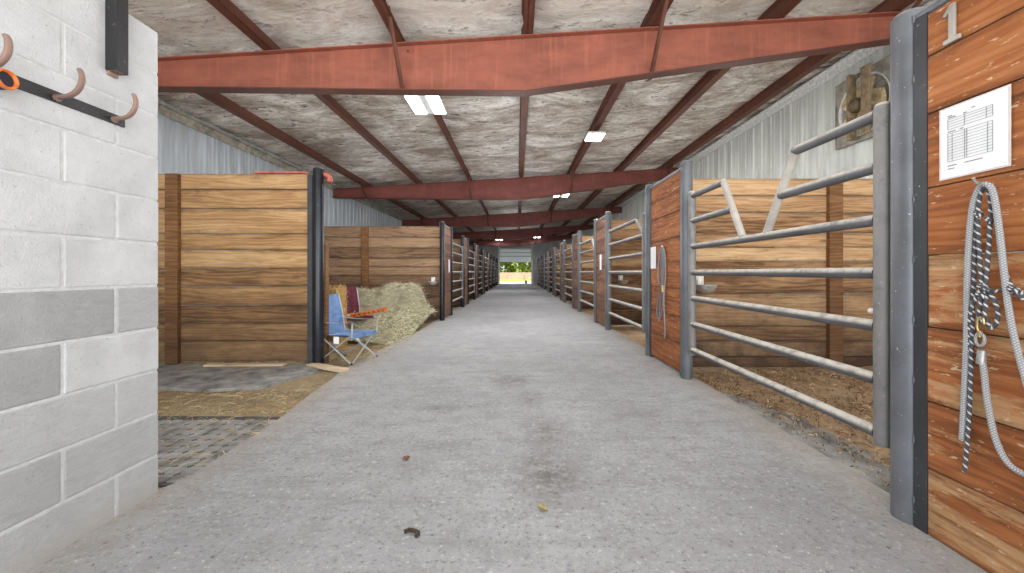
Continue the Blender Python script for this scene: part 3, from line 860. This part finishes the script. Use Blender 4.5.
hl = thing('rope_halter', 'black and white rope halter hanging from the nail on the near right panel', 'halter', (XN, 1.44, 1.40))
S1 = [
 [onp(986,186,.03), onp(980,196,.03), onp(976,230,.025), onp(973.5,290,.02), onp(971.5,350,.02), onp(969.5,410,.02), onp(967,445,.02), onp(964.5,472,.02)],
 [onp(984,187,.04), onp(979,200,.035), onp(978,230,.03), onp(980,262,.028), onp(982,288,.03)],
 [onp(987,187,.04), onp(990.5,202,.035), onp(990,225,.03), onp(988,258,.028), onp(985,288,.03)],
 [onp(983,287,.03), onp(976,298,.03), onp(971,310,.025), onp(969,330,.022), onp(970,352,.018)],
 [onp(985,288,.03), onp(981,300,.03), onp(979,316,.028), onp(981,322,.03), onp(985,312,.032), onp(986,298,.03), onp(985,288,.03)],
 [onp(986,288,.03), onp(993,298,.03), onp(998,312,.028), onp(996,324,.026), onp(990,328,.025), onp(987,318,.025)],
 [onp(987,290,.03), onp(998,291,.03), onp(1006,288,.03), onp(1014,291,.03), onp(1022,298,.03), onp(1036,304,.03)],
 [onp(1004,268,.02), onp(1010,284,.025), onp(1016,292,.03), onp(1024,292,.028), onp(1034,284,.025)],
]
for p in S1: rope(p, .0062, 'rope_black', hl, 'rope_strand', 8)
base = hl.location
for (x, y, r) in ((978.5,215,.011), (989.5,221,.009), (984,289,.016), (981,296,.012), (1014,291,.012)):
    cc = rel(onp(x, y, .032), base); m = MB()
    for k in range(3):
        pts = [cc+Vector((r*.5*math.cos(2*PI*i/10+k), r*math.cos(2*PI*i/10), r*.8*math.sin(2*PI*i/10+k*1.1)+.003*k)) for i in range(10)]
        m.tube(pts, .0045, 6, False, True)
    m.build('knot', 'rope_black', hl)

# halter on the second right panel
h2 = thing('rope_halter', 'grey rope halter hanging on the second right panel beside a paper', 'halter', (1.74, 4.75, 1.45))
def on2(px, py, off=.0):
    X = 1.738-off; Y = at(px, X); return Vector((X, Y, zat(py, Y)))
for p, mt in (([on2(659,284,.02), on2(658,272,.02), on2(659.5,255,.02), on2(662,246,.03), on2(665,255,.02), on2(665.5,275,.02), on2(664,300,.02), on2(665,330,.02), on2(664.5,338,.02)], 'rope_grey'),
              ([on2(662,247,.03), on2(661,262,.025), on2(661.5,280,.025), on2(659,295,.02), on2(657,310,.02), on2(658,318,.02), on2(661,316,.02), on2(663,300,.02), on2(663,282,.025), on2(664,262,.025), on2(663,248,.03)], 'rope_blue'),
              ([on2(662,248,.03), on2(663,270,.03), on2(662,288,.03), on2(660,305,.02), on2(659,322,.02)], 'rope_blue')):
    rope(p, .0075, mt, h2, 'rope_strand', 8)
MB().tube([rel(on2(662.5,285,.035), h2.location), rel(on2(662.7,292,.035), h2.location)], .018, 8).build('snap_hook', 'brass', h2)
MB().tube([rel(on2(662,246.5,-.002), h2.location), rel(on2(662,246,.05), h2.location)], .008, 8).build('hook', 'galv', h2)

# ------------------------------------------------------------------ camp chairs
def camp_chair(fabric, arm_fab, label, loc, rz):
    c = thing('camp_chair', label, 'chair', loc, rz)
    a, b, hs = .24, .24, .36
    def leg(p, q): MB().tube([p, q], .0095, 8).build('leg', 'silver_tube', c)
    for s in (-1, 1):
        leg((a, s*b, .01), (-a, s*b*.98, hs)); leg((-a, s*b, .01), (a, s*b*.98, hs))
        leg((s*a, -b, .01), (s*a*.97, b, hs)); leg((s*a, b, .01), (s*a*.97, -b, hs))
    for x in (-a, a):
        for y in (-b, b):
            m = MB(); m.tube([(x, y, -.002), (x, y, .03)], [.016, .013], 10); m.build('foot', 'black_plastic', c)
    for s in (-1, 1):
        MB().tube([(-a, s*b, hs-.06), (-a-.03, s*b, .5), (-a-.1, s*b*.96, .81)], .0095, 8).build('back_post', 'silver_tube', c)
        MB().tube([(a, s*b, hs-.03), (a+.01, s*b, .505)], .009, 8).build('arm_post', 'silver_tube', c)
        m = MB()
        m.grid(8, 2, lambda u, v: (-a-.04+u*(2*a+.07), s*b+(v-.5)*.055, .5-.018*math.sin(PI*u)+.012))
        m.grid(8, 2, lambda u, v: (-a-.04+u*(2*a+.07), s*b+(v-.5)*.055, .496-.018*math.sin(PI*u)+.012))
        m.build('armrest', arm_fab, c)
    m = MB()
    def sf(u, v):
        x = -a-.0+u*2*a; y = (v-.5)*2*b; return (x, y, hs-.005-.05*math.sin(PI*v)*math.sin(PI*min(1, u*.9+.05))-.015*(1-u))
    m.grid(12, 12, sf)
    m.grid(12, 12, lambda u, v: (lambda p: (p[0], p[1], p[2]-.006))(sf(u, v)))
    m.box((a-.004, -b, hs-.05), (a+.003, b, hs-.0)); m.build('seat', fabric, c)
    m = MB()
    def bf(u, v):
        z = .33+v*.485; return (-a-.0-.1*max(0, (z-.33)/.485)-.045*math.sin(PI*u)*(1-.4*v), (u-.5)*2*b*(1-.03*v), z)
    m.grid(12, 12, bf); m.grid(12, 12, lambda u, v: (lambda p: (p[0]-.007, p[1], p[2]))(bf(u, v)))
    m.build('backrest', fabric, c)
    return c
ch = camp_chair('blue_fabric', 'silver_tube', 'blue folding camp chair with silver frame beside the dark left post', (-2.12, 5.0, -.008), math.radians(-16))
m = MB(); m.box((-.005, -.252, .25), (.07, -.246, .335)); o = m.build('tag', 'paper', ch, .001); o['label'] = 'white tag under the seat'
camp_chair('maroon_fabric', 'pink_fabric', 'maroon folding camp chair half hidden behind the golden bale', (-2.7, 6.55, .02), math.radians(-42))

# ------------------------------------------------------------------ hay
def strands(m, n, sampler, l0, l1, w, cols, flat=.35):
    for _ in range(n):
        p = Vector(sampler()); a = R.uniform(0, 2*PI); el = R.gauss(0, flat)
        d = Vector((math.cos(a)*math.cos(el), math.sin(a)*math.cos(el), math.sin(el)))
        L = R.uniform(l0, l1); sd = d.cross(Vector((R.uniform(-1, 1), R.uniform(-1, 1), R.uniform(.2, 1)))).normalized()*w*R.uniform(.6, 1.3)
        c = R.choice(cols); k = R.uniform(.8, 1.15); lc = s2l(tuple(min(255, v*k) for v in c)); m.cc = lc
        up = Vector((0, 0, R.uniform(.0, .02)))
        m.add([p-d*L/2-sd, p-d*L/2+sd, p+up+sd, p+up-sd, p+d*L/2-sd, p+d*L/2+sd], [(0,1,2,3),(3,2,5,4)])
    return m
GREEN = [(208,202,174), (184,178,146), (226,220,198), (150,146,116), (214,206,178)]
GOLD = [(206,176,118), (182,146,88), (222,198,148), (150,116,66), (196,168,120)]
def pile_h(x, y):
    # tall broken heap at right, sloping to a low skirt toward the aisle and to the left
    def g(cx, cy, sx, sy, h, p=2.): return h*math.exp(-(abs((x-cx)/sx)**p+abs((y-cy)/sy)**p))
    h = max(g(-2.5, 8.62, .52, .5, .84, 6.), g(-3.2, 8.6, .75, .6, .72, 4.), g(-4.0, 8.5, .6, .8, .6, 3.), g(-2.25, 8.6, .5, .55, .45, 3.))
    h = max(h, g(-2.45, 8.1, .7, .8, .42, 2.)*1.)+.0
    h = max(h, g(-2.75, 6.75, .65, .6, .36, 3.), g(-2.2, 8.2, .5, .75, .16), g(-3.3, 7.5, .8, .8, .3, 3.))
    f = max(0, min(1, h/.08))
    return h+f*(.06*mnoise.noise((x*3, y*3, 1))+.04*mnoise.noise((x*8, y*8, 2)))-.03
X0, X1, Y0, Y1 = -4.4, -1.84, 6.1, 9.1
hp = thing('hay_pile', 'broken heap of loose grey green hay against the brown divider', 'hay', (0, 0, 0)); hp['kind'] = 'stuff'
m = MB(); m.grid(70, 80, lambda u, v: (X0+u*(X1-X0), Y0+v*(Y1-Y0), pile_h(X0+u*(X1-X0), Y0+v*(Y1-Y0)))); m.build('hay_mound', 'hay', hp)['kind'] = 'stuff'
def smp():
    while True:
        x = R.uniform(X0, X1); y = R.uniform(Y0, Y1-.06); h = pile_h(x, y)
        if h > 0.0 or R.random() < .25: return (x, y, max(h, -.015)+R.uniform(0, .02))
strands(MB(), 15000, smp, .06, .2, .0028, GREEN, .5).build('loose_strands', 'strand', hp)['kind'] = 'stuff'
# straw scattered on the floors
def smL():
    while True:
        x = R.uniform(-4.2, -1.75); y = R.uniform(2.1, 7.6)
        if y < 3.1 and R.random() < .6: continue
        if 3.75 < y < 4.6 and R.random() < .8: continue
        return (x, y, dirt_h_l(x, y)+.012)
o = strands(MB(), 9000, smL, .03, .12, .0015, [(196,174,130),(176,150,106),(210,192,154),(146,122,86),(186,168,132)], .12).build('straw_litter', 'strand'); tag(o, 'golden straw scattered on the dirt floor of the left bay', 'straw', None, 'stuff')
def smR():
    x = 1.9+3.3*R.random()**1.2; y = R.uniform(1.4, 4.4); return (x, y, dirt_h_r(x, y)+.012)
o = strands(MB(), 9000, smR, .012, .06, .0028, [(176,150,118),(150,122,92),(122,94,66),(98,74,54),(196,170,136)], .25).build('bedding_litter', 'strand'); tag(o, 'brown bedding scattered on the dirt of the nearest right stall', 'bedding', None, 'stuff')

def bale(label, loc, sx, sy, sz, rz, mat, cols):
    b = thing('straw_bale', label, 'bale', loc, rz)
    m = MB(); n = 10
    m.box((-sx/2, -sy/2, 0), (sx/2, sy/2, sz)); 
    o = m.build('straw_block', mat, b)
    bm = bmesh.new(); bm.from_mesh(o.data); bmesh.ops.subdivide_edges(bm, edges=bm.edges[:], cuts=9, use_grid_fill=True)
    for v in bm.verts:
        q = v.co.copy(); k = Vector((1 if abs(abs(q.x)-sx/2) < 1e-4 else 0, 1 if abs(abs(q.y)-sy/2) < 1e-4 else 0, 1 if q.z > sz-1e-4 else 0))
        s = sum(k); 
        dr = Vector((math.copysign(k.x, q.x), math.copysign(k.y, q.y), k.z))
        v.co = q+dr*(.018*mnoise.noise(q*9)+.012*mnoise.noise(q*25))-dr*(.012 if s > 1 else 0)
    bm.to_mesh(o.data); bm.free()
    def sm():
        f = R.randrange(5); u, v = R.uniform(-.5, .5), R.uniform(-.5, .5)
        if f == 0: return (u*sx, v*sy, sz)
        if f in (1, 2): return (u*sx, (.5 if f == 1 else -.5)*sy, (v+.5)*sz)
        return ((.5 if f == 3 else -.5)*sx, u*sy, (v+.5)*sz)
    strands(MB(), 1600, sm, .04, .12, .002, cols, .8).build('loose_straw', 'strand', b)['kind'] = 'stuff'
    for yy in (-.1, .1):
        q = [(-sx/2-.012, yy, .0), (-sx/2-.012, yy, sz+.012), (sx/2+.012, yy, sz+.012), (sx/2+.012, yy, .0)]
        MB().tube(q, .004, 6).build('twine', 'twine', b)
    return b
bale('upright golden straw bale behind the blue camp chair', (-2.72, 5.75, -.02), .38, .46, .9, math.radians(6), 'straw', GOLD)
bale('grey green hay bale stacked behind the dark left post', (-3.35, 6.0, -.02), .5, .5, .95, math.radians(-4), 'hay', GREEN)
# orange slotted bar on the hay
ob = thing('slotted_bar', 'orange slotted plastic bar lying across hay in front of maroon chair', 'bar', (-2.42, 6.5, .44), 0, None, (0, math.radians(-10), math.radians(10)))
m = MB(); m.box((-.29, -.02, -.03), (.29, .02, .03)); m.build('bar', 'orange', ob, .006)
m = MB()
for k in range(7): m.box((-.24+.075*k, -.022, -.012), (-.205+.075*k, -.0195, .006))
m.build('slots', 'dung', ob)

# planks and mats at the foot of the left divider
m = MB().rcol(); m.box((-.45, -.045, 0), (.45, .045, .022), Matrix.Rotation(.03, 4, 'Z')); o = m.build('wooden_plank', 'plank', None, .003); o.location = (-3.15, 4.62, .012)
tag(o, 'pale loose plank lying at the foot of the golden tan divider', 'plank')
m = MB().rcol(); m.box((-.3, -.06, 0), (.3, .06, .03), Matrix.Rotation(-.5, 4, 'Z')); o = m.build('sill_board', 'plank', None, .004); o.location = (-2.17, 4.55, -.005)
tag(o, 'pale sill board on the floor below the dark left post', 'plank')
def ragged(poly, amp, n=14):
    out = []
    for i, (a, b) in enumerate(zip(poly, poly[1:]+poly[:1])):
        for k in range(n):
            t = k/n; x = a[0]+(b[0]-a[0])*t; y = a[1]+(b[1]-a[1])*t
            out.append((x+amp*mnoise.noise((x*5, y*5, i)), y+amp*mnoise.noise((x*5, y*5, i+9))))
    return out
m = MB(); m.prism(ragged([(-4.6,4.7),(-2.5,4.7),(-2.2,4.42),(-2.42,3.8),(-2.9,3.7),(-3.4,3.78),(-4.6,3.85)], .035), -.03, .0)
o = m.build('rubber_mat', 'rubber'); o.location = (0, 0, .008); tag(o, 'grey ragged edged rubber mat in front of the golden tan divider', 'mat')
mt = thing('grid_mat', 'grey rubber mat with a raised grid beside the block wall corner', 'mat', (-2.6, 2.5, -.022))
m = MB(); m.prism([(-1.2,-.42),(.87,-.42),(.87,.0),(.87,.57),(-1.2,.6)], 0, .006); m.build('mat_base', 'dark_rubber', mt)
m = MB(); p = .09
for i in range(23):
    for j in range(11):
        x = -1.16+i*p; y = -.40+j*p
        if x+p < .86 and y+p < .56:
            g = .0035; q = .014
            m.prism([(x+g+q, y+g), (x+p-g-q, y+g), (x+p-g, y+g+q), (x+p-g, y+p-g-q), (x+p-g-q, y+p-g), (x+g+q, y+p-g), (x+g, y+p-g-q), (x+g, y+g+q)], .0, .010)
m.build('raised_pads', 'rubber', mt)
m = MB(); m.prism(ragged([(1.85,1.2),(2.0,1.2),(2.12,2.1),(2.2,3.0),(1.95,3.6),(1.85,3.65)], .05), -.03, 0); o = m.build('rubber_mat', 'rubber'); o.location = (.0, 0, -.012)
tag(o, 'grey rubber mat edge along the aisle under the nearest right gate', 'mat')

# small things on the aisle
m = MB(); m.grid(6, 6, lambda u, v: ((u-.5)*.036*(math.sin(PI*v)**.6+.05), (v-.5)*.05, .004+.012*abs(u-.5)+.01*v*v)); o = m.build('dry_leaf', 'leaf_yellow'); o.location = (.12, 1.84, 0); o.rotation_euler = (0, 0, 1.)
tag(o, 'curled yellow dry leaf on the concrete aisle', 'leaf')
m = MB(); m.grid(6, 6, lambda u, v: ((u-.5)*.04*(math.sin(PI*v)**.6+.05), (v-.5)*.05, .004+.014*abs(u-.5))); o = m.build('dry_leaf', 'leaf_brown'); o.location = (-.65, 2.34, 0); o.rotation_euler = (0, 0, .3)
tag(o, 'small brown dry leaf on the aisle left of centre', 'leaf')
m = MB(); pts = [(-.035,.005,.006),(-.015,.014,.009),(.01,.006,.01),(.028,-.008,.009),(.022,-.024,.006)]
m.tube(smooth_path(pts, 4), [.006+.004*math.sin(i*1.3)**2 for i in range(17)], 8); o = m.build('dirt_clump', 'dung'); o.location = (-.44, 1.67, 0)
tag(o, 'dark curved clump of dirt on the near aisle concrete', 'dirt')

# ------------------------------------------------------------------ lights
def panel_light(label, loc, two=True):
    z = loc[2]
    t = thing('ceiling_light', label, 'ceiling light', loc, 0, 'lit ceiling fixtures')
    if two:
        m = MB(); m.box((-.28, -.37, .0), (.28, .37, .045)); m.build('housing', 'white_trim', t, .004)
        for x in (-.17, .17): 
            q = MB(); q.box((x-.1, -.35, -.018), (x+.1, .35, -.001)); q.build('diffuser', 'led', t, .004)
    else:
        m = MB(); m.box((-.19, -.25, .0), (.19, .25, .04)); m.tube([(0, 0, .04), (0, 0, .12)], .03, 10); m.build('housing', 'white_trim', t, .004)
        q = MB(); q.box((-.17, -.23, -.018), (.17, .23, -.001)); q.build('diffuser', 'led', t, .004)
    return t
LT = [(-1.53, 6.72, True, 'twin panel ceiling light nearest the camera, left of the middle purlin'), (1.68, 8.6, False, 'square ceiling light on the right, beyond the nearest beam'),
      (1.68, 15.1, True, 'twin ceiling light on the right, just beyond the second beam'), (-1.5, 22.5, True, 'added twin ceiling light on the left, beyond the third beam'),  # the left fixture past the third beam is added to even the light
      (1.68, 33.4, True, 'twin ceiling light on the right, near the end door'), (-1.5, 33.6, True, 'twin ceiling light on the left, near the end door')]
def lamp(name, typ, loc, power, rot=(0,0,0), size=None, color=(1,1,1)):
    l = bpy.data.lights.new(name, typ); l.energy = power; l.color = color
    if typ == 'AREA':
        l.shape = 'RECTANGLE'; l.size, l.size_y = size
    elif typ == 'POINT': l.shadow_soft_size = size or .3
    o = bpy.data.objects.new(name, l); COL.objects.link(o); o.location = loc; o.rotation_euler = rot
    return o
for (x, y, two, lab) in LT:
    z = ztop(x)-(.035 if y < 8 else .14)
    panel_light(lab, (x, y, z), two)
    lamp('fixture_lamp', 'AREA', (x, y, z-.03), 75 if y < 30 else 18, (0, 0, 0), (.5, .7), (1, .99, .98))

# ------------------------------------------------------------------ end door and what lies beyond
d1 = thing('door_1', 'white sectional overhead door raised part way at the far end', 'door', (0, YB, 0)); d1['kind'] = 'structure'
m = MB()
for x, s in ((DX0, -1), (DX1, 1)):
    a, b = sorted((x, x+s*.14)); m.box((a, -.12, 0), (b, .06, 4.2))
m.box((DX0, -.1, DZ-.02), (DX1, .06, DZ+.12)); m.build('door_frame', 'white_trim', d1)
for z0, z1 in ((2.02, 2.52), (2.58, 2.88), (2.93, 3.17)):
    q = MB(); q.box((DX0+.02, .0, z0), (DX1-.02, .04, z1))
    for k in range(1, 3): q.box((DX0+.02, -.004, z0+(z1-z0)*k/3-.006), (DX1-.02, .0, z0+(z1-z0)*k/3+.006))
    q.build('door_section', 'door_translucent', d1)
m = MB(); m.box((DX0+.02, .005, 2.0), (DX1-.02, .035, 2.02)); m.box((DX0+.02,.01,2.52),(DX1-.02,.03,2.58)); m.box((DX0+.02,.01,2.88),(DX1-.02,.03,2.93)); m.build('door_seal', 'fan_grey', d1)
m = MB(); m.box((-30, YB+.1, -.2), (30, 47, -.02)); struct(m.build('ground_apron', 'apron'))
m = MB(); m.box((-90, 47, -.25), (90, 120, -.03)); struct(m.build('ground_field', 'grass'))
m = MB(); m.box((-40, -30, -.2), (40, YF, -.02)); struct(m.build('ground_front', 'apron'))
bk = thing('bucket', 'small grey bucket standing just outside the end door', 'bucket', (.86, 38.0, -.02))
MB().lathe([(.1,0),(.14,.3),(.148,.3),(.146,.31),(.132,.3),(.095,.02),(.0,.02)], 18).build('pail', 'bucket', bk)
MB().tube(smooth_path([(-.14,0,.29),(-.1,0,.36),(0,0,.39),(.1,0,.36),(.14,0,.29)], 4), .006, 6).build('bucket_handle', 'galv', bk)
fc = thing('board_fence', 'pale board fence at the far side of the sunny field', 'fence', (0, 58, -.03))
m = MB()
for i in range(120): 
    m.box((-9+.15*i, -.012, .05), (-9+.15*i+.14, .012, 1.05+.03*R.random()))
m.build('boards', 'fence_wood', fc)
for i in range(8): 
    q = MB(); q.box((-9+2.5*i-.05, -.1, 0), (-9+2.5*i+.05, -.013, 1.15)); q.build('post', 'fence_wood', fc)
def tree(label, loc, h, w, cols, seed):
    rr = random.Random(seed); t = thing('leafy_tree', label, 'tree', loc, 0, 'trees beyond the fence')
    MB().tube([(0,0,0),(.05,0,h*.3),(0,.05,h*.6)], [.16,.12,.06], 8).build('trunk', 'bark', t)
    m = MB(); blobs = [(rr.uniform(-w, w)*.6, rr.uniform(-w, w)*.5, (.06+.88*q/17)*h, rr.uniform(.6, .95)*w*.8) for q in range(18)]
    for (bx, by, bz, br) in blobs:
        for _ in range(170):
            v = Vector((rr.gauss(0, 1), rr.gauss(0, 1), rr.gauss(0, 1))).normalized()*br*rr.uniform(.6, 1.05)
            p = Vector((bx, by, bz))+v; p.z = max(p.z, .1)
            k = rr.uniform(.6, 1.2); m.cc = s2l(tuple(min(255, q*k) for q in rr.choice(cols)))
            a = Vector((rr.gauss(0,1), rr.gauss(0,1), rr.gauss(0,1))).normalized(); b = a.cross(Vector((rr.gauss(0,1), rr.gauss(0,1), rr.gauss(0,1)))).normalized()
            s = rr.uniform(.12, .24); m.add([p-a*s, p-b*s*.5, p+a*s, p+b*s*.5], [(0,1,2,3)])
    m.build('crown', 'leaves', t)
G1 = [(120,146,44), (150,172,62), (84,112,36), (168,184,80)]
for i, (x, lab) in enumerate(((-3.5, 'leafy green tree beyond the fence, leftmost of four'), (-1.3, 'leafy green tree beyond the fence, second from the left'), (.9, 'leafy green tree beyond the fence, second from the right'), (3.1, 'leafy green tree beyond the fence, rightmost of four'))):
    tree(lab, (x, 63+3.2*(i % 2), -.03), 5.4, 1.35, G1, i)

# ------------------------------------------------------------------ daylight, fill, camera
sun = bpy.data.lights.new('sun', 'SUN'); sun.energy = 5.; sun.angle = .01; sun.color = (1, .95, .85)
so = bpy.data.objects.new('sun', sun); COL.objects.link(so); so.rotation_euler = (math.radians(28), math.radians(-32), 0)
w = bpy.data.worlds.new('world'); scene.world = w; w.use_nodes = True
bg = w.node_tree.nodes['Background']; bg.inputs[0].default_value = (.86, .93, 1, 1); bg.inputs[1].default_value = 1.6
lamp('front_daylight', 'AREA', (-.3, YF-.1, 2.0), 500, (math.radians(116), 0, 0), (9, 3.6), (.96, .98, 1))
for y, p in ((2.9, 70), (7.5, 85), (11., 70), (16., 75), (23, 75), (30, 60)):
    lamp('aisle_fill', 'POINT', (0, y, 2.15), p, (0,0,0), .9, (.97, .98, 1))  # added fill down the aisle for even light, no fixtures here

for x, y, p in ((3.7, 6.6, 32), (-3.8, 7.0, 22), (3.7, 10., 30), (-3.8, 11.2, 26), (3.7, 13.4, 26), (3.4, 2.8, 16)):
    lamp('stall_fill', 'POINT', (x, y, 2.75), p, (0,0,0), .7, (.98, .99, 1))  # unseen fill added to brighten the side walls and stalls
cam = bpy.data.cameras.new('camera'); co = bpy.data.objects.new('camera', cam); COL.objects.link(co)
co.location = (0, 0, H); co.rotation_euler = (math.radians(90), 0, 0)
cam.sensor_width = 36; cam.lens = F/1024*36; cam.shift_x = -5/1024; cam.shift_y = -14.5/1024; cam.clip_start = .02; cam.clip_end = 500
scene.camera = co
scene.view_settings.view_transform = 'Standard'
scene.view_settings.look = 'None'
